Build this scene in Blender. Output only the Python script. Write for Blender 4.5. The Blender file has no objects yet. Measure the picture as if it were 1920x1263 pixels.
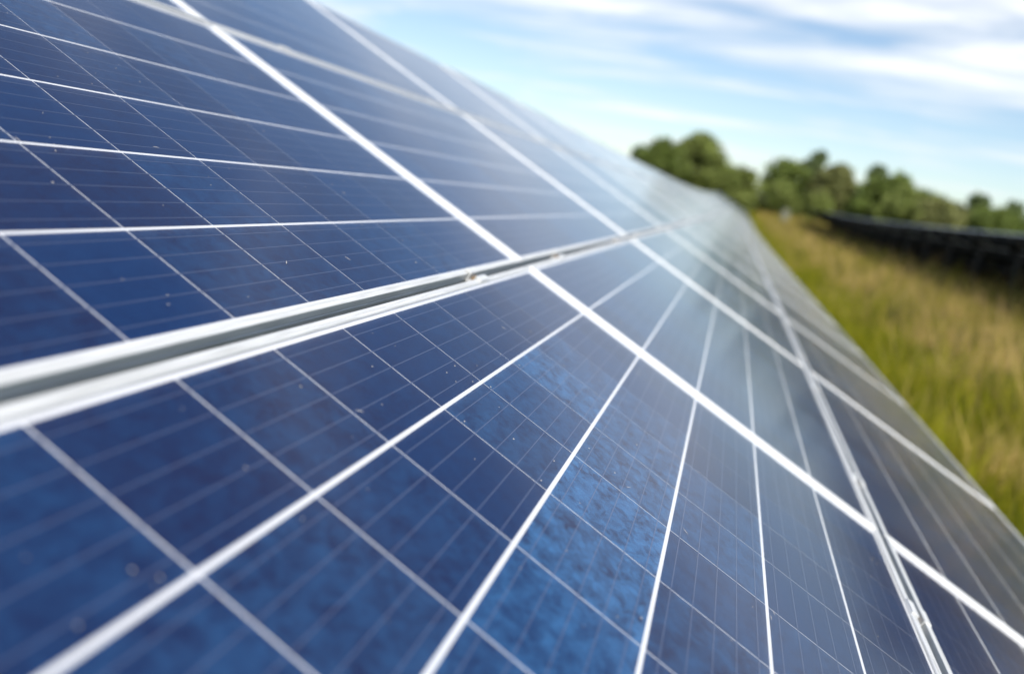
import bpy, math, random
import numpy as np
from mathutils import Vector, Matrix
random.seed(7); rng = np.random.default_rng(7)
scn = bpy.context.scene
col = scn.collection
rad = math.radians

# ------------------------------------------------------------------ array geometry
TILT = rad(25.5)
ST, CT = math.sin(TILT), math.cos(TILT)
EU = Vector((1, 0, 0)); EV = Vector((0, -CT, -ST)); NN = Vector((0, -ST, CT))
ORG = Vector((0, 0, 0.75 + 2.02 * ST))
PW, PH = 1.990, 0.982            # panel size along the row and down the slope
PITCH_U, PITCH_V, V0 = 1.994, 1.000, 0.010
CELL = 0.1585
def zt(x):                        # the field rises gently towards its far end
    return 1.0 * (max(0.0, min(x, 130.0) - 25.0) / 70.0) ** 2
def slope(x):
    return (zt(x + .5) - zt(x - .5))
def on_plane(u, v, n=0.0):
    return ORG + EU * u + EV * v + NN * n

# ------------------------------------------------------------------ camera
cam = bpy.data.cameras.new('camera'); co = bpy.data.objects.new('camera', cam); col.objects.link(co)
cam.sensor_width = 36; cam.lens = 29.406; cam.clip_start = .02; cam.clip_end = 3000
ROWS = ((0.25567078, 0.78587644, -0.56305477), (-0.14483281, 0.60697496, 0.78141209), (0.9558535, -0.11823543, 0.26900645))
def pl2w(r): return EU * r[0] + EV * r[1] - NN * r[2]
cx, cy, cz = pl2w(ROWS[0]), -pl2w(ROWS[1]), -pl2w(ROWS[2])
M = Matrix((cx, cy, cz)).transposed().to_4x4()
M.translation = on_plane(-1.91490651, 0.32390526, 0.37681006)
co.matrix_world = M
cam.dof.use_dof = True; cam.dof.focus_distance = 1.13; cam.dof.aperture_fstop = 1.95
scn.camera = co

# ------------------------------------------------------------------ world, sun, exposure
SUN_EL = rad(48); SUN_H = Vector((-.88, -.475, 0)).normalized()
SUN = SUN_H * math.cos(SUN_EL) + Vector((0, 0, math.sin(SUN_EL)))
w = bpy.data.worlds.new('World'); scn.world = w; w.use_nodes = True
nt = w.node_tree; nt.nodes.clear()
def nd(tree, typ, **kw):
    n = tree.nodes.new(typ)
    for k, v in kw.items():
        if k.startswith('i_'): n.inputs[int(k[2:])].default_value = v
        else: setattr(n, k, v)
    return n
def lk(tree, a, b): tree.links.new(a, b)
def mth(tree, op, a, b=None, c=None, clamp=False):
    n = tree.nodes.new('ShaderNodeMath'); n.operation = op; n.use_clamp = clamp
    for i, v in enumerate((a, b, c)):
        if v is None: continue
        if isinstance(v, (int, float)): n.inputs[i].default_value = v
        else: tree.links.new(v, n.inputs[i])
    return n.outputs[0]
def mixc(tree, f, a, b, mode='MIX'):
    n = tree.nodes.new('ShaderNodeMix'); n.data_type = 'RGBA'; n.blend_type = mode
    for i, v in ((0, f), (6, a), (7, b)):
        if isinstance(v, (int, float, tuple)): n.inputs[i].default_value = v if not isinstance(v, tuple) else (*v[:3], 1)
        else: tree.links.new(v, n.inputs[i])
    return n.outputs[2]
def ramp(tree, f, stops):
    n = tree.nodes.new('ShaderNodeValToRGB'); e = n.color_ramp.elements
    while len(e) < len(stops): e.new(.5)
    for i, (p, c) in enumerate(stops):
        e[i].position = p; e[i].color = (*c, 1) if isinstance(c, tuple) else (c, c, c, 1)
    tree.links.new(f, n.inputs[0]); return n.outputs[0]

sky = nd(nt, 'ShaderNodeTexSky', sky_type='NISHITA', sun_disc=False, sun_elevation=SUN_EL,
         sun_rotation=math.atan2(SUN_H.x, SUN_H.y), altitude=100, air_density=1.0, dust_density=.6, ozone_density=1.5)
tc = nd(nt, 'ShaderNodeTexCoord'); sep = nd(nt, 'ShaderNodeSeparateXYZ'); lk(nt, tc.outputs['Generated'], sep.inputs[0])
X, Y, Z = sep.outputs
zz = mth(nt, 'ADD', mth(nt, 'MAXIMUM', Z, 0.0), 0.10)      # cirrus sheet: direction cast on a high plane
px, py = mth(nt, 'DIVIDE', X, zz), mth(nt, 'DIVIDE', Y, zz)
cmb = nd(nt, 'ShaderNodeCombineXYZ'); lk(nt, mth(nt, 'MULTIPLY', px, 1.0), cmb.inputs[0]); lk(nt, mth(nt, 'MULTIPLY', py, 0.34), cmb.inputs[1])
n1 = nd(nt, 'ShaderNodeTexNoise', noise_dimensions='3D'); lk(nt, cmb.outputs[0], n1.inputs['Vector'])
n1.inputs['Scale'].default_value = 2.7; n1.inputs['Detail'].default_value = 7; n1.inputs['Roughness'].default_value = .56; n1.inputs['Distortion'].default_value = .35
cmb.inputs[2].default_value = 8.35
# a thicker bank of cirrus lies across the sky ahead, ragged at its edges
n2 = nd(nt, 'ShaderNodeTexNoise'); lk(nt, cmb.outputs[0], n2.inputs['Vector']); n2.inputs['Scale'].default_value = .9; n2.inputs['Detail'].default_value = 3
bank = mth(nt, 'SUBTRACT', 1.0, mth(nt, 'DIVIDE', mth(nt, 'ABSOLUTE', mth(nt, 'SUBTRACT', mth(nt, 'ADD', px, mth(nt, 'MULTIPLY', n2.outputs[0], 1.2)), 3.7)), 1.4), clamp=True)
cl = ramp(nt, mth(nt, 'ADD', n1.outputs[0], mth(nt, 'MULTIPLY_ADD', bank, .15, -.07)), [(.43, 0.0), (.54, .5), (.68, 1.0)])
cl = mth(nt, 'MULTIPLY', cl, .78)
cloud_col = mixc(nt, mth(nt, 'POWER', cl, 2.0), (6.4, 6.6, 6.9), (9.4, 9.4, 9.4))   # thick cirrus is brighter than thin veil
skyc = mixc(nt, cl, sky.outputs[0], cloud_col)
bg = nd(nt, 'ShaderNodeBackground'); bg.inputs[1].default_value = .105; lk(nt, skyc, bg.inputs[0])
wo = nd(nt, 'ShaderNodeOutputWorld'); lk(nt, bg.outputs[0], wo.inputs[0])

sl = bpy.data.lights.new('sun', 'SUN'); sl.energy = 4.0; sl.angle = rad(.53); sl.color = (1, .95, .87)
so = bpy.data.objects.new('sun', sl); col.objects.link(so); so.rotation_euler = SUN.to_track_quat('Z', 'Y').to_euler(); so.location = (0, 0, 30)
vs = scn.view_settings; vs.view_transform = 'Standard'; vs.look = 'None'; vs.exposure = 0.5; vs.gamma = 1; vs.use_curve_mapping = False
scn.render.engine = 'CYCLES'; scn.cycles.use_denoising = True; scn.cycles.max_bounces = 8; scn.cycles.transparent_max_bounces = 16
scn.cycles.sample_clamp_indirect = 6

# ------------------------------------------------------------------ helpers
def material(name):
    m = bpy.data.materials.new(name); m.use_nodes = True
    t = m.node_tree; b = t.nodes['Principled BSDF']; return m, t, b
def mesh(name, verts, faces, mat=None, smooth=False):
    me = bpy.data.meshes.new(name); me.from_pydata([tuple(v) for v in verts], [], faces); me.update()
    if mat: me.materials.append(mat)
    if smooth: me.shade_smooth()
    return me
def obj(name, me, parent=None, loc=None, **props):
    o = bpy.data.objects.new(name, me); col.objects.link(o)
    if parent: o.parent = parent
    if loc is not None: o.location = loc
    for k, v in props.items(): o[k] = v
    return o
class MB:
    def __init__(s): s.v = []; s.f = []
    def box(s, a, b, mtx=None):
        i = len(s.v)
        for z in (a[2], b[2]):
            for x, y in ((a[0], a[1]), (b[0], a[1]), (b[0], b[1]), (a[0], b[1])):
                p = Vector((x, y, z)); s.v.append(mtx @ p if mtx else p)
        s.f += [tuple(i + k for k in q) for q in ((3, 2, 1, 0), (4, 5, 6, 7), (0, 1, 5, 4), (1, 2, 6, 5), (2, 3, 7, 6), (3, 0, 4, 7))]
        return s
    def cyl(s, base, top, r0, r1, n=12):
        base, top = Vector(base), Vector(top); d = (top - base).normalized()
        a = d.orthogonal().normalized(); b = d.cross(a); i = len(s.v)
        for c, r in ((base, r0), (top, r1)):
            for k in range(n):
                t = 2 * math.pi * k / n; s.v.append(c + a * math.cos(t) * r + b * math.sin(t) * r)
        for k in range(n): s.f.append((i + k, i + (k + 1) % n, i + n + (k + 1) % n, i + n + k))
        s.f.append(tuple(i + n + k for k in range(n))); s.f.append(tuple(i + n - 1 - k for k in range(n)))
        return s
    def mesh(s, name, mat, smooth=False): return mesh(name, s.v, s.f, mat, smooth)

# ------------------------------------------------------------------ materials
# anodised aluminium frame
M_FRAME, t, b = material('anodised_frame')
b.inputs['Base Color'].default_value = (.74, .74, .73, 1); b.inputs['Metallic'].default_value = .25; b.inputs['Roughness'].default_value = .42
tcn = nd(t, 'ShaderNodeTexCoord'); mp = nd(t, 'ShaderNodeMapping'); mp.inputs['Scale'].default_value = (3, 60, 60); lk(t, tcn.outputs['Object'], mp.inputs[0])
nz = nd(t, 'ShaderNodeTexNoise'); nz.inputs['Scale'].default_value = 4; nz.inputs['Detail'].default_value = 4; lk(t, mp.outputs[0], nz.inputs['Vector'])
lk(t, mixc(t, ramp(t, nz.outputs[0], [(.30, 0.0), (.62, 1.0)]), (.58, .58, .56), (.76, .76, .75)), b.inputs['Base Color'])
lk(t, mth(t, 'MULTIPLY_ADD', nz.outputs[0], .25, .3), b.inputs['Roughness'])
M_SHEET, t, b = material('white_backsheet')
b.inputs['Base Color'].default_value = (.72, .73, .76, 1); b.inputs['Roughness'].default_value = .7
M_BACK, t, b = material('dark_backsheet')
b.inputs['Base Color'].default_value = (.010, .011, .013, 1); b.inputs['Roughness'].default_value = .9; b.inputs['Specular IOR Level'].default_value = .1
M_GALV, t, b = material('galvanised_steel')
tcn = nd(t, 'ShaderNodeTexCoord'); nz = nd(t, 'ShaderNodeTexVoronoi'); nz.inputs['Scale'].default_value = 30; lk(t, tcn.outputs['Object'], nz.inputs['Vector'])
lk(t, mixc(t, nz.outputs['Distance'], (.30, .31, .32), (.46, .47, .48)), b.inputs['Base Color']); b.inputs['Metallic'].default_value = .5; b.inputs['Roughness'].default_value = .5
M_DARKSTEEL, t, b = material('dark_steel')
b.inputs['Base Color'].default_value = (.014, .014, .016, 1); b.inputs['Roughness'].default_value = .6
M_RIB, t, b = material('busbar_ribbon')
b.inputs['Base Color'].default_value = (.10, .125, .22, 1); b.inputs['Roughness'].default_value = .45
M_FARSTRIP, t, b = material('distant_panel_strip')
b.inputs['Base Color'].default_value = (.16, .17, .21, 1); b.inputs['Roughness'].default_value = .35; b.inputs['Coat Weight'].default_value = 1; b.inputs['Coat Roughness'].default_value = .15
M_BOLT, t, b = material('rusty_bolt')
b.inputs['Base Color'].default_value = (.30, .20, .11, 1); b.inputs['Roughness'].default_value = .6; b.inputs['Metallic'].default_value = .3
M_DUST, t, b = material('dust_speck')
b.inputs['Base Color'].default_value = (.50, .47, .43, 1); b.inputs['Roughness'].default_value = .9

def crystal(t, vec, seed_out):
    """multicrystalline silicon: flake pattern, returns 0..1 facet value and cloudy value"""
    a = nd(t, 'ShaderNodeVectorMath', operation='ADD'); lk(t, vec, a.inputs[0])
    cm = nd(t, 'ShaderNodeCombineXYZ')
    lk(t, mth(t, 'MULTIPLY', seed_out, 37.0), cm.inputs[0]); lk(t, mth(t, 'MULTIPLY', seed_out, 91.0), cm.inputs[1]); lk(t, mth(t, 'MULTIPLY', seed_out, 13.0), cm.inputs[2])
    lk(t, cm.outputs[0], a.inputs[1])
    wv = nd(t, 'ShaderNodeTexNoise'); wv.inputs['Scale'].default_value = 40; wv.inputs['Detail'].default_value = 2; lk(t, a.outputs[0], wv.inputs['Vector'])
    ad = nd(t, 'ShaderNodeVectorMath', operation='MULTIPLY_ADD'); lk(t, wv.outputs['Color'], ad.inputs[0]); ad.inputs[1].default_value = (.03, .03, .0); lk(t, a.outputs[0], ad.inputs[2])
    vo = nd(t, 'ShaderNodeTexVoronoi', feature='F1'); vo.inputs['Scale'].default_value = 150; lk(t, ad.outputs[0], vo.inputs['Vector'])
    sp = nd(t, 'ShaderNodeSeparateColor'); lk(t, vo.outputs['Color'], sp.inputs[0])
    no = nd(t, 'ShaderNodeTexNoise'); no.inputs['Scale'].default_value = 34; no.inputs['Detail'].default_value = 5; no.inputs['Roughness'].default_value = .55; lk(t, a.outputs[0], no.inputs['Vector'])
    return sp.outputs[0], no.outputs[0]
M_CELL, t, b = material('multicrystalline_cell')
tcn = nd(t, 'ShaderNodeTexCoord'); oi = nd(t, 'ShaderNodeObjectInfo')
fac, cloud = crystal(t, tcn.outputs['Object'], oi.outputs['Random'])
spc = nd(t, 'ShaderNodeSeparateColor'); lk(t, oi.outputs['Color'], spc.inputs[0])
shade, grain_glint = spc.outputs[0], spc.outputs[1]
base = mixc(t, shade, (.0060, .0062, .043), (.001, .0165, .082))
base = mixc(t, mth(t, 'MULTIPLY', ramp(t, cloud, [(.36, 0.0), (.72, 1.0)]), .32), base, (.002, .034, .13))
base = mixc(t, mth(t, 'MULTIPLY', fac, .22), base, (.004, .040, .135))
gm = mth(t, 'MULTIPLY', grain_glint, ramp(t, mth(t, 'ADD', mth(t, 'MULTIPLY', cloud, .8), mth(t, 'MULTIPLY', fac, .2)), [(.28, 0.0), (.72, 1.0)]))
base = mixc(t, gm, base, (.06, .22, .47))  # light blue painted in for sunlight glinting off the crystal grains
nf = nd(t, 'ShaderNodeTexNoise'); nf.inputs['Scale'].default_value = 420; nf.inputs['Detail'].default_value = 2; lk(t, tcn.outputs['Object'], nf.inputs['Vector'])
base = mixc(t, mth(t, 'MULTIPLY', ramp(t, nf.outputs[0], [(.45, 0.0), (.68, 1.0)]), .35), base, (.012, .042, .135))
lk(t, base, b.inputs['Base Color']); b.inputs['Roughness'].default_value = .5; b.inputs['Specular IOR Level'].default_value = .3

# whole laminate drawn in a material, for panels too far off to pick out cells
def grid_laminate():
    m, t, b = material('distant_laminate')
    tcn = nd(t, 'ShaderNodeTexCoord'); oi = nd(t, 'ShaderNodeObjectInfo'); s = nd(t, 'ShaderNodeSeparateXYZ'); lk(t, tcn.outputs['Object'], s.inputs[0])
    def cellc(o, n): return mth(t, 'ADD', mth(t, 'DIVIDE', o, CELL), n / 2 + 20)
    cu, cv = cellc(s.outputs[0], 12), cellc(s.outputs[1], 6)
    fu, fv = mth(t, 'FRACT', cu), mth(t, 'FRACT', cv)
    def edge(f, wd): return mth(t, 'GREATER_THAN', mth(t, 'ABSOLUTE', mth(t, 'SUBTRACT', f, .5)), .5 - wd)
    line = mth(t, 'MAXIMUM', edge(fu, .008), edge(fv, .0175))
    line = mth(t, 'MAXIMUM', line, mth(t, 'GREATER_THAN', mth(t, 'ABSOLUTE', s.outputs[0]), 6 * CELL - .001))
    line = mth(t, 'MAXIMUM', line, mth(t, 'GREATER_THAN', mth(t, 'ABSOLUTE', s.outputs[1]), 3 * CELL - .001))
    cm = nd(t, 'ShaderNodeCombineXYZ'); lk(t, mth(t, 'FLOOR', cu), cm.inputs[0]); lk(t, mth(t, 'FLOOR', cv), cm.inputs[1]); lk(t, oi.outputs['Random'], cm.inputs[2])
    wn = nd(t, 'ShaderNodeTexWhiteNoise'); lk(t, cm.outputs[0], wn.inputs[0])
    fac, cloud = crystal(t, tcn.outputs['Object'], oi.outputs['Random'])
    base = mixc(t, wn.outputs[0], (.0060, .0062, .043), (.001, .0165, .082))
    base = mixc(t, mth(t, 'MULTIPLY', ramp(t, cloud, [(.36, 0.0), (.72, 1.0)]), .3), base, (.002, .034, .13))
    rb = mth(t, 'LESS_THAN', mth(t, 'ABSOLUTE', mth(t, 'SUBTRACT', mth(t, 'FRACT', mth(t, 'MULTIPLY', fv, 5)), .5)), .02)
    base = mixc(t, rb, base, (.085, .09, .13))
    base = mixc(t, line, base, (.72, .73, .76))
    lk(t, base, b.inputs['Base Color']); b.inputs['Roughness'].default_value = .55; b.inputs['Specular IOR Level'].default_value = .3
    return m
M_LAM = grid_laminate()

# front glass: textured low-iron pane with a thin film of dust
M_GLASS, t, b = material('solar_glass'); t.nodes.remove(b)
out = t.nodes['Material Output']
geo = nd(t, 'ShaderNodeNewGeometry')
tr = nd(t, 'ShaderNodeBsdfTransparent'); tr.inputs[0].default_value = (.96, .97, .98, 1)
gl = nd(t, 'ShaderNodeBsdfGlossy'); gl.inputs['Color'].default_value = (1, 1, 1, 1)
n_big = nd(t, 'ShaderNodeTexNoise'); n_big.inputs['Scale'].default_value = 3.0; n_big.inputs['Detail'].default_value = 4; lk(t, geo.outputs['Position'], n_big.inputs['Vector'])
n_fin = nd(t, 'ShaderNodeTexNoise'); n_fin.inputs['Scale'].default_value = 160; n_fin.inputs['Detail'].default_value = 2; lk(t, geo.outputs['Position'], n_fin.inputs['Vector'])
lk(t, mth(t, 'MULTIPLY_ADD', n_big.outputs[0], .08, .105), gl.inputs['Roughness'])
fr = nd(t, 'ShaderNodeFresnel'); fr.inputs[0].default_value = 1.37
mx = nd(t, 'ShaderNodeMixShader'); lk(t, fr.outputs[0], mx.inputs[0]); lk(t, tr.outputs[0], mx.inputs[1]); lk(t, gl.outputs[0], mx.inputs[2])
df = nd(t, 'ShaderNodeBsdfDiffuse'); df.inputs[0].default_value = (.50, .52, .58, 1)
dust = mth(t, 'MULTIPLY', mth(t, 'MULTIPLY_ADD', n_big.outputs[0], .006, .0005), mth(t, 'MULTIPLY_ADD', n_fin.outputs[0], 1.2, .4))
mx2 = nd(t, 'ShaderNodeMixShader'); lk(t, dust, mx2.inputs[0]); lk(t, mx.outputs[0], mx2.inputs[1]); lk(t, df.outputs[0], mx2.inputs[2])
sh = nd(t, 'ShaderNodeBsdfSheen'); sh.inputs['Color'].default_value = (.16, .16, .16, 1); sh.inputs['Roughness'].default_value = .22
ads = nd(t, 'ShaderNodeAddShader'); lk(t, mx2.outputs[0], ads.inputs[0]); lk(t, sh.outputs[0], ads.inputs[1]); lk(t, ads.outputs[0], out.inputs[0])

# ------------------------------------------------------------------ ground
def ground_material():
    m, t, b = material('meadow_soil')
    g = nd(t, 'ShaderNodeNewGeometry')
    a = nd(t, 'ShaderNodeTexNoise'); a.inputs['Scale'].default_value = .45; a.inputs['Detail'].default_value = 6; lk(t, g.outputs['Position'], a.inputs['Vector'])
    c = nd(t, 'ShaderNodeTexNoise'); c.inputs['Scale'].default_value = 9; c.inputs['Detail'].default_value = 4; lk(t, g.outputs['Position'], c.inputs['Vector'])
    k = ramp(t, a.outputs[0], [(.35, (.055, .085, .014)), (.52, (.10, .105, .022)), (.66, (.20, .15, .06))])
    k = mixc(t, mth(t, 'MULTIPLY', c.outputs[0], .6), k, (.045, .05, .014))
    lk(t, k, b.inputs['Base Color']); b.inputs['Roughness'].default_value = 1; b.inputs['Specular IOR Level'].default_value = .05
    return m
M_GROUND = ground_material()
xs = np.concatenate([np.linspace(-600, -60, 8), np.linspace(-40, 160, 101), np.linspace(190, 900, 10)])
ys = np.concatenate([np.linspace(-700, -60, 9), np.linspace(-50, 30, 41), np.linspace(50, 700, 9)])
gv = [(x, y, zt(x) + (.05 * math.sin(x * 1.7 + y) * math.sin(y * 1.3) if abs(x) < 160 and abs(y) < 50 else 0) - .03) for x in xs for y in ys]
ny = len(ys)
gf = [(i * ny + j, (i + 1) * ny + j, (i + 1) * ny + j + 1, i * ny + j + 1) for i in range(len(xs) - 1) for j in range(ny - 1)]
obj('ground', mesh('ground', gv, gf, M_GROUND, True), kind='structure', label='rough meadow ground between the rows of solar panels', category='ground')

# ------------------------------------------------------------------ panel meshes
LIP = .012; ZT = .0016; DEPTH = .036
def rail_mesh(length, name):
    """long extrusion along x; outer side at y=0, lip grows to +y; mitred ends; groove line along the lip"""
    prof = [(0, -DEPTH), (0, -.0240), (.0009, -.0235), (.0009, -.0215), (0, -.0210), (0, -.0125), (.0009, -.0120), (.0009, -.0100), (0, -.0095), (0, ZT - .0008), (.0008, ZT), (.0062, ZT), (.0066, ZT - .0007), (.0071, ZT - .0007), (.0075, ZT), (LIP - .0010, ZT), (LIP, ZT - .0012),
            (LIP, -.0045), (.0020, -.0045), (.0020, -DEPTH + .0018), (.026, -DEPTH + .0018), (.026, -DEPTH)]
    n = len(prof); v = []; f = []
    for sx in (-1, 1):
        for y, z in prof: v.append((sx * (length / 2 - y), y, z))
    for i in range(n):
        j = (i + 1) % n; f.append((i, j, n + j, n + i))
    f.append(tuple(range(n))[::-1]); f.append(tuple(n + i for i in range(n)))
    return mesh(name, v, f, M_FRAME)
ME_LONG, ME_SHORT = rail_mesh(PW, 'long_rail'), rail_mesh(PH, 'short_rail')
def placed(me, rz, off):
    mt = Matrix.Translation(off) @ Matrix.Rotation(rz, 4, 'Z'); return mt
RAILS = [(ME_LONG, 0, (0, -PH / 2, 0)), (ME_LONG, math.pi, (0, PH / 2, 0)), (ME_SHORT, math.pi / 2, (PW / 2, 0, 0)), (ME_SHORT, -math.pi / 2, (-PW / 2, 0, 0))]
ins = .0022
ME_SHEET = MB().box((-PW / 2 + ins, -PH / 2 + ins, -.0044), (PW / 2 - ins, PH / 2 - ins, -.0034)).mesh('backsheet', M_SHEET)
ME_CELL = MB().box((-CELL / 2 + .0013, -CELL / 2 + .0028, -.0033), (CELL / 2 - .0013, CELL / 2 - .0028, -.0028)).mesh('cell', M_CELL)
RL = 6 * CELL + .006
ME_RIB = MB().box((-RL, -.00045, -.0027), (RL, .00045, -.0024)).mesh('ribbon', M_RIB)
gi = LIP - .003
ME_GLASS = mesh('glass', [(-PW / 2 + gi, -PH / 2 + gi, 0), (PW / 2 - gi, -PH / 2 + gi, 0), (PW / 2 - gi, PH / 2 - gi, 0), (-PW / 2 + gi, PH / 2 - gi, 0)], [(0, 1, 2, 3)], M_GLASS)
# merged frame for far panels
def far_frame(mat, LIP=LIP, ZT=ZT):
    v = []; f = []
    D = .034
    ring = [(0, -D), (0, ZT), (LIP, ZT), (LIP, -D)]
    for sx, sy in ((-1, -1), (1, -1), (1, 1), (-1, 1)):
        for i, z in ring: v.append((sx * (PW / 2 - i), sy * (PH / 2 - i), z))
    for c in range(4):
        d = (c + 1) % 4
        for k in range(4):
            l = (k + 1) % 4; f.append((c * 4 + k, d * 4 + k, d * 4 + l, c * 4 + l))
    return mesh('frame', v, f, mat)
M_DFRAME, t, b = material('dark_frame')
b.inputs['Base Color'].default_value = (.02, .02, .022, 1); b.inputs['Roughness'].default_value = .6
ME_FFRAME, ME_DFRAME = far_frame(M_FRAME, .015, .003), far_frame(M_DFRAME)
def far_lam(back):
    x, y = PW / 2 - LIP - .0005, PH / 2 - LIP - .0005
    mb = MB().box((-x, -y, -.006), (x, y, -.003)); me = mb.mesh('laminate', M_LAM); me.materials.append(back)
    for p in me.polygons: p.material_index = 1 if p.normal.z < -.5 else 0
    return me
ME_FLAM, ME_FLAM_DARK = far_lam(M_SHEET), far_lam(M_BACK)

GRAIN_GLINT = {}
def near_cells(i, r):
    """sun glints off the crystals, painted as lighter blue into chosen cells, by (column index, row) and (cell from far end, string from top)"""
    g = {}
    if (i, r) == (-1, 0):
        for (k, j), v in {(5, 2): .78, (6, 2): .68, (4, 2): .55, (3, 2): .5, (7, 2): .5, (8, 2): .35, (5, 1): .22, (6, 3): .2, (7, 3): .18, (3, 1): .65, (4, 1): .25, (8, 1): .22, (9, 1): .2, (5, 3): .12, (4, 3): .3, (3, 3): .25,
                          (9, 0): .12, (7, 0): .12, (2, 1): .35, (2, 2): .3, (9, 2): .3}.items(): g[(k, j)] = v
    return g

ROWNAME = {-2: 'top row', -1: 'upper middle row', 0: 'lower middle row', 1: 'bottom row'}
TIER = {-2: 'top tier', -1: 'second tier', 0: 'third tier', 1: 'fourth tier', 2: 'lowest tier'}
ORDN = ['nearest the camera', 'second from the camera', 'third from the camera', 'fourth from the camera', 'fifth from the camera', 'sixth from the camera']
def panel_root(i, r, label, group, dy=0.0, wob=True):
    u = (i + .5) * PITCH_U
    p = on_plane(u, V0 + (r + .5) * PITCH_V) + Vector((0, dy, zt(u)))
    e = obj('solar_panel', None, None, p, label=label, category='solar panel', group=group)
    e.empty_display_size = .1
    j = (random.gauss(0, .0012), random.gauss(0, .0012)) if wob else (0, 0)
    e.rotation_euler = (TILT + j[0], -math.atan(slope(u)) + j[1], 0)
    return e

def specks(n):
    v = []; f = []
    for _ in range(n):
        x, y = random.uniform(-.96, .96), random.uniform(-.46, .46)
        if random.random() < .55:            # loose clusters
            x = min(.96, max(-.96, math.floor(x * 3) / 3 + random.gauss(.12, .06))); y = min(.46, max(-.46, math.floor(y * 4) / 4 + random.gauss(.1, .05)))
        rx = random.choice((.0006, .0008, .0010, .0012)); ry = rx * random.uniform(.6, 1.1); a = random.uniform(0, 6.28)
        if random.random() < .06: rx = .006; ry = .0005
        i = len(v); m = 7
        for k in range(m):
            t_ = 2 * math.pi * k / m; q = random.uniform(.75, 1.15)
            X_, Y_ = rx * q * math.cos(t_), ry * q * math.sin(t_)
            v.append((x + X_ * math.cos(a) - Y_ * math.sin(a), y + X_ * math.sin(a) + Y_ * math.cos(a), .0003))
        v.append((x, y, .0003 + min(rx, ry) * .6))
        for k in range(m): f.append((i + k, i + (k + 1) % m, i + m))
    return mesh('dust', v, f, M_DUST, True)

NCOL = 48
FAR_DY = -9.45                                    # the next row of the plant, down the field
FAR_I0, FAR_I1 = 6, 48
panels = []
DETAIL = (-1, 0, 1)
for i in range(-1, NCOL):
    for r in (-2, -1, 0, 1): panels.append((i, r, 0))
for i in range(FAR_I0, FAR_I1):
    for r in (-2, -1, 0, 1, 2): panels.append((i, r, 1))
camloc = co.matrix_world.translation
def pdist(q):
    return (on_plane((q[0] + .5) * PITCH_U, V0 + (q[1] + .5) * PITCH_V) + Vector((0, FAR_DY if q[2] else 0, 0)) - camloc).length
panels.sort(key=pdist)
rest = {0: MB(), 1: MB()}
for n, (i, r, far) in enumerate(panels):
    if n >= 300:
        u = (i + .5) * PITCH_U
        mt = Matrix.Translation(on_plane(u, V0 + (r + .5) * PITCH_V) + Vector((0, FAR_DY if far else 0, zt(u)))) @ Matrix.Rotation(-math.atan(slope(u)), 4, 'Y') @ Matrix.Rotation(TILT, 4, 'X')
        rest[far].box((-PW / 2, -PH / 2, -.03), (PW / 2, PH / 2, 0), mt); continue
    if far:
        lab = 'dark-backed solar panel in the %s of the row across the grass' % TIER[r]
        e = panel_root(i, r, lab, 'dark-backed solar panels of the row across the grass, ' + TIER[r], FAR_DY)
        obj('frame', ME_FFRAME if r == -2 else ME_DFRAME, e); obj('laminate', ME_FLAM_DARK, e); obj('glass', ME_GLASS, e); continue
    c = i + 1
    if c < 6: lab, grp = 'blue solar panel in the %s of the near array, %s' % (ROWNAME[r], ORDN[c]), 'solar panels of the near array'
    else: lab, grp = 'small pale solar panel in the %s, beyond the sixth from the camera' % ROWNAME[r], 'distant solar panels of the near array, ' + ROWNAME[r]
    e = panel_root(i, r, lab, grp)
    if i not in DETAIL:
        obj('frame', ME_FFRAME, e); obj('laminate', ME_FLAM, e); obj('glass', ME_GLASS, e); continue
    for me, rz, off in RAILS:
        o = obj('frame_rail', me, e, off); o.rotation_euler = (0, 0, rz)
    obj('backsheet', ME_SHEET, e); obj('glass', ME_GLASS, e)
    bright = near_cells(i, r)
    for k in range(12):
        for j in range(6):
            o = obj('cell', ME_CELL, e, ((5.5 - k) * CELL, (2.5 - j) * CELL, 0))
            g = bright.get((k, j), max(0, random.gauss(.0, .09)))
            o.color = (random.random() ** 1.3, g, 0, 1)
    for j in range(6):
        for q in range(5): obj('ribbon', ME_RIB, e, (0, (2.5 - j) * CELL + (q - 2) * .0306, 0))
    if i < 1: obj('dust', specks(190 if i == -1 else 110), e, kind='stuff')
for k, nm, lb in ((0, 'solar_panels_far_end', 'pale strip of panels at the far end of the near array'), (1, 'solar_panels_far_end', 'dark strip of panels at the far end of the row across the grass')):
    if rest[k].v:
        obj(nm, rest[k].mesh(nm, M_FARSTRIP if k == 0 else M_BACK), kind='stuff', label=lb, category='solar panels')

# ------------------------------------------------------------------ clamps holding the panels in the gaps
HG = (PITCH_V - PH) / 2
def clamp_meshes():
    p = MB(); L = .027; th = .0028; z0 = ZT + .0003
    for s in (-1, 1):
        a, b_ = sorted((s * (HG - .001), s * (HG + .0105)))
        p.box((-L, a, z0), (L, b_, z0 + th))
        a, b_ = sorted((s * (HG - .0035), s * (HG - .0011)))
        p.box((-L, a, -.014), (L, b_, z0 + th - .0004))
    p.box((-L, -HG + .0036, -.0155), (L, HG - .0036, -.0125))
    bo = MB().cyl((0, 0, -.0125), (0, 0, -.0055), .0052, .0050, 6).cyl((0, 0, -.0055), (0, 0, -.0015), .0032, .003, 10)
    wa = MB().cyl((0, 0, -.0124), (0, 0, -.0112), .0056, .0056, 14)
    return p.mesh('bracket', M_FRAME), bo.mesh('bolt', M_BOLT), wa.mesh('washer', M_GALV)
CB, CBO, CWA = clamp_meshes()
GAPN = {-1: 'gap under the top row', 0: 'wide middle gap', 1: 'gap above the bottom row'}
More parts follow.
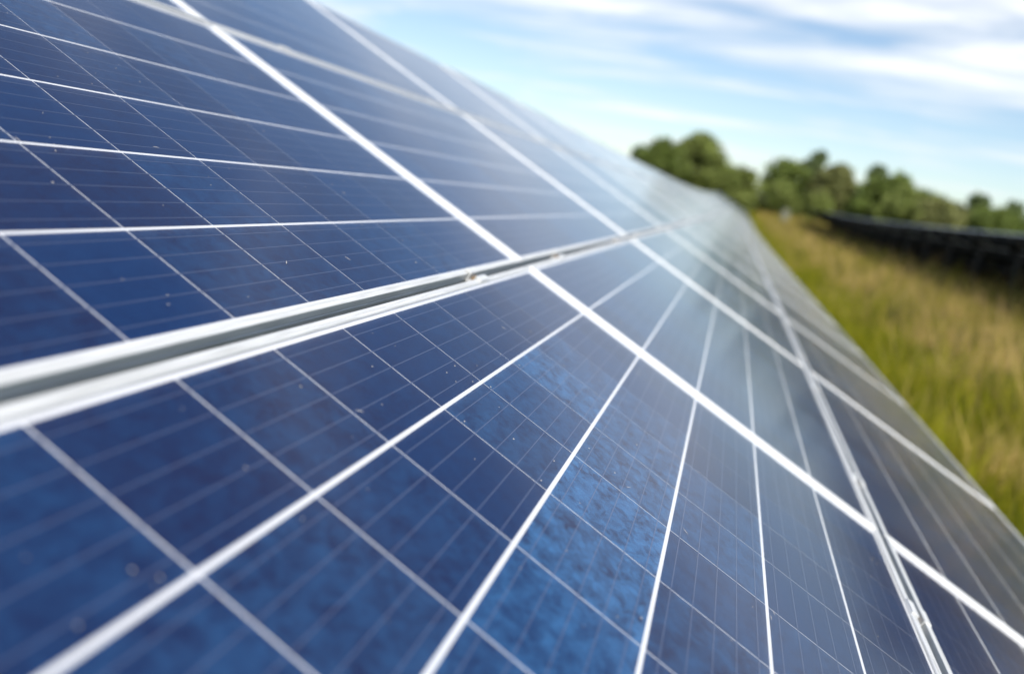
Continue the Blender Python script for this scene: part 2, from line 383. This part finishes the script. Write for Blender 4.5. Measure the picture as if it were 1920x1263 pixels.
for g in (-1, 0, 1):
    cnt = 0
    for bnd in (0, 1, 2):
        for s in (-1, 1):
            u = bnd * PITCH_U + s * .385
            e = obj('panel_clamp', None, None, on_plane(u, V0 + g * PITCH_V), category='clamp', group='clamps in the gaps between panel rows',
                    label='small metal clamp with bolt in the %s, %s' % (GAPN[g], ORDN[cnt]))
            e.rotation_euler = (TILT, 0, 0); e.empty_display_size = .02
            obj('bracket', CB, e); b_ = obj('bolt', CBO, e); obj('washer', CWA, e); cnt += 1

# ------------------------------------------------------------------ racks carrying the rows
def rack(name, i0, i1, dy, label, vmax=1.6, mat=None):
    mat = mat or M_GALV
    e = obj(name, None, None, (i0 * PITCH_U, dy, zt(i0 * PITCH_U)), label=label, category='mounting rack')
    base = e.location.copy()
    def P(u, v, n): return on_plane(u, v, n) + Vector((0, dy, zt(u))) - base
    us = [i0 * PITCH_U + .02] + [k * PITCH_U for k in range(i0 + 2, i1, 2)] + [i1 * PITCH_U - .02]
    for v in (-1.75, -.75, .45, vmax):
        mb = MB()
        for a, b_ in zip(us[:-1], us[1:]):
            q = [P(uu, v + dv, nn) for uu in (a, b_) for dv, nn in ((-.025, -.040), (.025, -.040), (.025, -.105), (-.025, -.105))]
            i = len(mb.v); mb.v += q
            mb.f += [tuple(i + k for k in f_) for f_ in ((0, 1, 2, 3), (7, 6, 5, 4), (0, 4, 5, 1), (1, 5, 6, 2), (2, 6, 7, 3), (3, 7, 4, 0))]
        obj('purlin', mb.mesh('purlin', mat), e)
    for k, u in enumerate(us[:-1]):
        u += .9
        mb = MB(); q = [P(u + du, v, nn) for v in (-1.9, vmax + .3) for du, nn in ((-.03, -.106), (.03, -.106), (.03, -.206), (-.03, -.206))]
        mb.v = q; mb.f = [(0, 1, 2, 3), (7, 6, 5, 4), (0, 4, 5, 1), (1, 5, 6, 2), (2, 6, 7, 3), (3, 7, 4, 0)]
        obj('rafter', mb.mesh('rafter', mat), e)
        for v in (-1.0, 1.1):
            top = P(u, v, -.207); gz = zt(u) - base.z - .3
            mb = MB().box((top.x - .045, top.y - .06, gz), (top.x + .045, top.y + .06, top.z + .02)); obj('post', mb.mesh('post', mat), e)
    return e
rack('mounting_rack', -1, NCOL, 0, 'galvanised steel rack under the near blue solar array')
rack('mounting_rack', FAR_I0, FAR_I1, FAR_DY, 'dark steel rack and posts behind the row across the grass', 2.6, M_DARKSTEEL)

# ------------------------------------------------------------------ meadow grass
def patch_noise(x, y, s, ph):
    return (np.sin(x * s + ph) * np.cos(y * s * 1.7 + ph * 2) + .6 * np.sin(x * s * 2.3 - y * s * 2.9 + ph * 3) + .4 * np.cos(x * s * 4.1 + y * s * 3.3 + ph)) / 2
M_GRASS, t, b = material('meadow_grass')
at = nd(t, 'ShaderNodeAttribute', attribute_name='tint'); lk(t, at.outputs['Color'], b.inputs['Base Color'])
b.inputs['Roughness'].default_value = .75; b.inputs['Specular IOR Level'].default_value = .15
trn = nd(t, 'ShaderNodeBsdfTranslucent'); lk(t, at.outputs['Color'], trn.inputs[0])
mxs = nd(t, 'ShaderNodeMixShader'); mxs.inputs[0].default_value = .35; lk(t, b.outputs[0], mxs.inputs[1]); lk(t, trn.outputs[0], mxs.inputs[2]); lk(t, mxs.outputs[0], t.nodes['Material Output'].inputs[0])
def grass(N, x0, x1, y0, y1, hs, ws, name, label):
    tq = rng.random(N); x = x0 * (x1 / x0) ** tq                       # denser near the camera
    y = rng.uniform(y0, y1, N)
    z = np.array([zt(a) for a in x]) - .05
    dry = .9 * patch_noise(x * .45, y, 1.3, 1.3) + .9 * patch_noise(x, y, 2.2, .4) - .14 + rng.normal(0, .42, N)
    edge = np.clip((y + 3.5) / 1.3, 0, 1)                               # greener strip along the panels
    dry = dry - 1.0 * edge
    tall = 1 + .35 * patch_noise(x, y, .8, 2.2)
    h = hs * tall * rng.uniform(.55, 1.3, N) * (1 - .35 * edge)
    stem = rng.random(N) < .07; h = np.where(stem, h * 1.55, h); dry = np.where(stem, dry + .45, dry)
    wd = ws * rng.uniform(.6, 1.5, N) * (1 + x / 60)
    az = rng.uniform(0, 2 * np.pi, N); ln = rng.uniform(.05, .55, N) * h; la = rng.uniform(0, 2 * np.pi, N)
    dx, dy = np.cos(az) * wd, np.sin(az) * wd; lx, ly = np.cos(la) * ln, np.sin(la) * ln
    P = np.zeros((N, 5, 3))
    P[:, 0] = np.c_[x - dx, y - dy, z]; P[:, 1] = np.c_[x + dx, y + dy, z]
    P[:, 2] = np.c_[x + dx * .8 + lx * .35, y + dy * .8 + ly * .35, z + h * .55]; P[:, 3] = np.c_[x - dx * .8 + lx * .35, y - dy * .8 + ly * .35, z + h * .55]
    P[:, 4] = np.c_[x + lx, y + ly, z + h]
    idx = np.arange(N)[:, None] * 5
    L = np.concatenate([idx + [0, 1, 2, 3], idx + [3, 2, 4]], 1).ravel()
    me = bpy.data.meshes.new(name); me.vertices.add(N * 5); me.vertices.foreach_set('co', P.ravel())
    me.loops.add(N * 7); me.loops.foreach_set('vertex_index', L.astype(np.int32))
    me.polygons.add(N * 2); st = (np.arange(N)[:, None] * 7 + [0, 4]).ravel(); me.polygons.foreach_set('loop_start', st.astype(np.int32))
    me.update(calc_edges=True)
    g = np.array([.165, .205, .010]); yel = np.array([.36, .31, .015]); tan = np.array([.74, .50, .21]); dk = np.array([.045, .065, .014])
    k = rng.random(N)[:, None]
    c0 = g * (1 - k) + yel * k
    dkm = (rng.random(N) + .55 * patch_noise(x, y, 2.1, 4.4) < .36)[:, None]; c0 = np.where(dkm, dk, c0)
    f = np.clip(dry * 1.1, 0, 1)[:, None]; c = c0 * (1 - f) + tan * f
    e_ = edge[:, None]; c = c * (1 - .4 * e_) + np.array([.36, .36, .010]) * .4 * e_
    C = np.ones((N, 5, 4)); C[:, :, :3] = c[:, None, :]
    tipf = np.clip(dry + .35, 0, 1)[:, None] * .5; C[:, 4, :3] = c * (1 - tipf) + tan * tipf
    a_ = me.color_attributes.new('tint', 'FLOAT_COLOR', 'POINT'); a_.data.foreach_set('color', C.ravel())
    me.materials.append(M_GRASS)
    return obj(name, me, kind='stuff', label=label, category='grass')
grass(170000, 3.2, 118, -7.9, -1.35, .62, .006, 'meadow_grass', 'tall green and straw-coloured meadow grass between the panel rows')
grass(45000, 10, 125, -16, -7.0, .85, .010, 'shaded_grass', 'grass growing under and behind the row of panels across the field')

# ------------------------------------------------------------------ trees
M_BARK, t, b = material('bark')
tcn = nd(t, 'ShaderNodeTexCoord'); nz = nd(t, 'ShaderNodeTexNoise'); nz.inputs['Scale'].default_value = 3; nz.inputs['Detail'].default_value = 6; lk(t, tcn.outputs['Object'], nz.inputs['Vector'])
lk(t, mixc(t, nz.outputs[0], (.06, .045, .03), (.19, .16, .12)), b.inputs['Base Color']); b.inputs['Roughness'].default_value = .9
M_LEAF, t, b = material('foliage')
at = nd(t, 'ShaderNodeAttribute', attribute_name='tint'); lk(t, at.outputs['Color'], b.inputs['Base Color']); b.inputs['Roughness'].default_value = .6; b.inputs['Specular IOR Level'].default_value = .25
trn = nd(t, 'ShaderNodeBsdfTranslucent'); lk(t, at.outputs['Color'], trn.inputs[0])
mxs = nd(t, 'ShaderNodeMixShader'); mxs.inputs[0].default_value = .3; lk(t, b.outputs[0], mxs.inputs[1]); lk(t, trn.outputs[0], mxs.inputs[2]); lk(t, mxs.outputs[0], t.nodes['Material Output'].inputs[0])
def leaf_cloud(centers, radii, per, size, tint, name):
    n = len(centers); N = n * per
    d = rng.normal(size=(N, 3)); d /= np.linalg.norm(d, axis=1)[:, None]
    rr = rng.uniform(.35, 1.0, N)[:, None] ** .7 * rng.choice([1.0, 1.0, 1.0, 1.35], N)[:, None]
    c = np.repeat(centers, per, 0) + d * rr * np.repeat(radii, per)[:, None] * np.array([1, 1, .85])
    a = rng.normal(size=(N, 3)); a /= np.linalg.norm(a, axis=1)[:, None]
    b_ = np.cross(a, rng.normal(size=(N, 3))); b_ /= np.linalg.norm(b_, axis=1)[:, None]
    s = size * rng.uniform(.6, 1.4, N)[:, None]
    P = np.stack([c - a * s, c - b_ * s * .5, c + a * s, c + b_ * s * .5], 1)
    me = bpy.data.meshes.new(name); me.vertices.add(N * 4); me.vertices.foreach_set('co', P.ravel())
    me.loops.add(N * 4); me.loops.foreach_set('vertex_index', np.arange(N * 4, dtype=np.int32))
    me.polygons.add(N); me.polygons.foreach_set('loop_start', (np.arange(N) * 4).astype(np.int32)); me.update(calc_edges=True)
    k = rng.uniform(.6, 1.4, N) * np.repeat(rng.uniform(.8, 1.2, n), per)
    C = np.ones((N, 4, 4)); C[:, :, :3] = (np.array(tint) * k[:, None])[:, None, :]
    at_ = me.color_attributes.new('tint', 'FLOAT_COLOR', 'POINT'); at_.data.foreach_set('color', C.ravel()); me.materials.append(M_LEAF)
    return me
FPX = 1568.34
UPC = Vector((cx.z, -cy.z, -cz.z))   # world up in camera axes (right, down, ahead)
def from_px(px, depth):              # field position seen at horizon height in photo column px, at a distance along the row
    X_ = (px - 960) / FPX; Y_ = -(X_ * UPC[0] + UPC[2]) / UPC[1]
    d = cx * X_ - cy * Y_ - cz
    k = (depth - camloc.x) / d.x
    return Vector((depth, camloc.y + d.y * k, zt(depth)))
def crown_points(h, wdt, kind, n):
    cs, rs = [], []
    for _ in range(n):
        if kind == 'tall':      # narrow, pointed
            q = random.random() ** .8; zc = h * (.08 + .88 * q); R_ = wdt * .5 * (1 - .75 * q) + .15
        elif kind == 'bush':
            q = random.random(); zc = h * (.12 + .76 * q); R_ = wdt * .5 * math.sqrt(max(.1, 1 - (q - .35) ** 2 * 1.9))
        else:                   # broad
            q = random.random(); zc = h * (.12 + .80 * q); R_ = wdt * .5 * math.sqrt(max(.08, 1 - (2 * q - .85) ** 2 * .80))
        a = random.uniform(0, 6.28); rr = R_ * math.sqrt(random.random())
        cs.append((rr * math.cos(a), rr * math.sin(a), zc)); rs.append(wdt * random.uniform(.07, .19))
    return np.array(cs), np.array(rs)
def tree(name, pos, h, wdt, kind, tint, label):
    e = obj(name, None, None, pos, label=label, category='tree', group='trees at the end of the field')
    mb = MB(); r = h * .022 + .06; pts_ = [Vector((0, 0, -.3))]
    for k in range(1, 6): pts_.append(Vector((random.gauss(0, .06) * k, random.gauss(0, .06) * k, h * .16 * k)))
    for k in range(5): mb.cyl(pts_[k], pts_[k + 1], r * (1 - k * .17), r * (1 - (k + 1) * .17), 8)
    for k in range(9):
        p0 = pts_[1 + k % 4] ; a = random.uniform(0, 6.28)
        mb.cyl(p0, p0 + Vector((math.cos(a) * wdt * .33, math.sin(a) * wdt * .33, h * random.uniform(.10, .22))), r * .45, r * .12, 6)
    obj('trunk', mb.mesh('trunk', M_BARK, True), e)
    n = int(46 + wdt * 6); cs, rs = crown_points(h, wdt, kind, n)
    obj('crown', leaf_cloud(cs, rs, 110, .17 + wdt * .012, tint, 'crown'), e)
G1, G2, G3, G4 = (.175, .225, .052), (.215, .255, .065), (.155, .20, .080), (.24, .25, .09)
TREES = [  # column in the photo, depth, height, width, habit, tint, label
    ('broadleaf_tree', 1206, 112, 8.2, 3.2, 'tall', G3, 'small dark treetop peeking over the upper edge of the near array'),
    ('broadleaf_tree', 1252, 108, 10.0, 6.0, 'broad', G1, 'left half of the big round tree pair above the end of the near array'),
    ('broadleaf_tree', 1312, 112, 11.6, 7.0, 'broad', G2, 'tallest big round tree above the end of the near array'),
    ('young_tree', 1395, 118, 7.6, 5.0, 'bush', G2, 'low bushy tree just right of the end of the near array'),
    ('young_tree', 1362, 117, 7.4, 4.6, 'bush', G1, 'low leafy tree filling the notch right of the big round trees'),
    ('broadleaf_tree', 1478, 120, 10.2, 6.4, 'broad', G1, 'rounded dark tree above the end of the far panel row'),
    ('poplar_tree', 1524, 122, 12.4, 5.2, 'tall', G3, 'tall pointed tree in the middle of the tree group'),
    ('broadleaf_tree', 1563, 118, 11.6, 5.4, 'broad', G4, 'pale grey-green tree at the right of the middle tree group'),
    ('poplar_tree', 1636, 116, 11.4, 4.0, 'tall', G3, 'narrow pointed tree standing right of the gap in the treeline'),
    ('broadleaf_tree', 1672, 112, 10.4, 7.0, 'broad', G1, 'wide dark tree beside the narrow pointed tree'),
    ('broadleaf_tree', 1718, 106, 8.6, 6.6, 'bush', G2, 'rounded tree on the falling right end of the treeline'),
    ('young_tree', 1772, 104, 7.6, 6.4, 'bush', G4, 'low olive tree at the right of the treeline'),
    ('broadleaf_tree', 1612, 124, 8.4, 6.0, 'bush', G2, 'low green tree filling the gap in the middle of the treeline'),
    ('broadleaf_tree', 1748, 110, 8.0, 6.0, 'bush', G1, 'dense rounded bush-like tree below the falling end of the treeline'),
    ('broadleaf_tree', 1806, 106, 7.4, 6.4, 'bush', G2, 'low leafy tree left of the pointed treetop at the right edge'),
    ('poplar_tree', 1834, 104, 8.9, 3.8, 'tall', G3, 'small pointed tree near the right edge of the picture'),
    ('young_tree', 1868, 102, 7.6, 6.0, 'bush', G1, 'low dark tree between the two pointed treetops at the right edge'),
    ('poplar_tree', 1897, 104, 8.6, 3.4, 'tall', G3, 'rightmost small pointed treetop'),
    ('broadleaf_tree', 1930, 102, 7.2, 6.0, 'bush', G1, 'leafy tree cut off by the right edge of the picture'),
]
for nm, px, dp, h, wd, kd, ti, lb in TREES: tree(nm, from_px(px - 20, dp), h * .78, wd * 1.05, kd, ti, lb)
# undergrowth closing the treeline, carrying on past the frame as one mass
cs, rs = [], []
for _ in range(640):
    yy = random.uniform(-110, 14); xx = 118 + random.uniform(-6, 10) - max(0, -yy - 30) * .35
    hh = (4.6 + 1.1 * math.sin(yy * .7)) if yy > -42 else 5.5 + 1.6 * math.sin(yy * .35)
    cs.append((xx, yy, zt(xx) + random.uniform(.3, max(.8, hh)))); rs.append(random.uniform(.8, 1.5))
for _ in range(260):                       # low growth that closes the gaps under the crowns
    yy = random.uniform(-45, 14); xx = 124 + random.uniform(-4, 4)
    cs.append((xx, yy, zt(xx) + random.uniform(.2, 1.8))); rs.append(random.uniform(.8, 1.3))
obj('hedge_undergrowth', leaf_cloud(np.array(cs), np.array(rs), 90, .24, G2, 'hedge_undergrowth'), kind='stuff', label='green undergrowth along the foot of the treeline', category='undergrowth')

# ------------------------------------------------------------------ cabinet at the end of the far row
M_CAB, t, b = material('pale_cabinet_paint')
b.inputs['Base Color'].default_value = (.20, .20, .14, 1); b.inputs['Roughness'].default_value = .5
e = obj('utility_cabinet', None, None, from_px(1471, 97), label='pale green utility cabinet at the end of the far panel row', category='cabinet')
obj('body', MB().box((-.35, -.42, .12), (.35, .42, 1.75)).mesh('body', M_CAB), e)
obj('plinth', MB().box((-.30, -.38, -.2), (.30, .38, .118)).mesh('plinth', M_GALV), e)
rf = MB(); rf.v = [Vector(q) for q in ((-.42, -.48, 1.752), (.42, -.48, 1.752), (.42, .48, 1.752), (-.42, .48, 1.752), (-.42, 0, 1.88), (.42, 0, 1.88))]
rf.f = [(3, 2, 1, 0), (0, 1, 5, 4), (2, 3, 4, 5), (1, 2, 5), (3, 0, 4)]; obj('roof', rf.mesh('roof', M_CAB), e)
for s in (-1, 1):
    d = obj('door', MB().box((-.372, s * .205 - .19, .2), (-.352, s * .205 + .19, 1.68)).mesh('door', M_CAB), e)
    obj('handle', MB().box((-.395, s * .05 - .012, .9), (-.374, s * .05 + .012, 1.05)).mesh('handle', M_GALV), d)
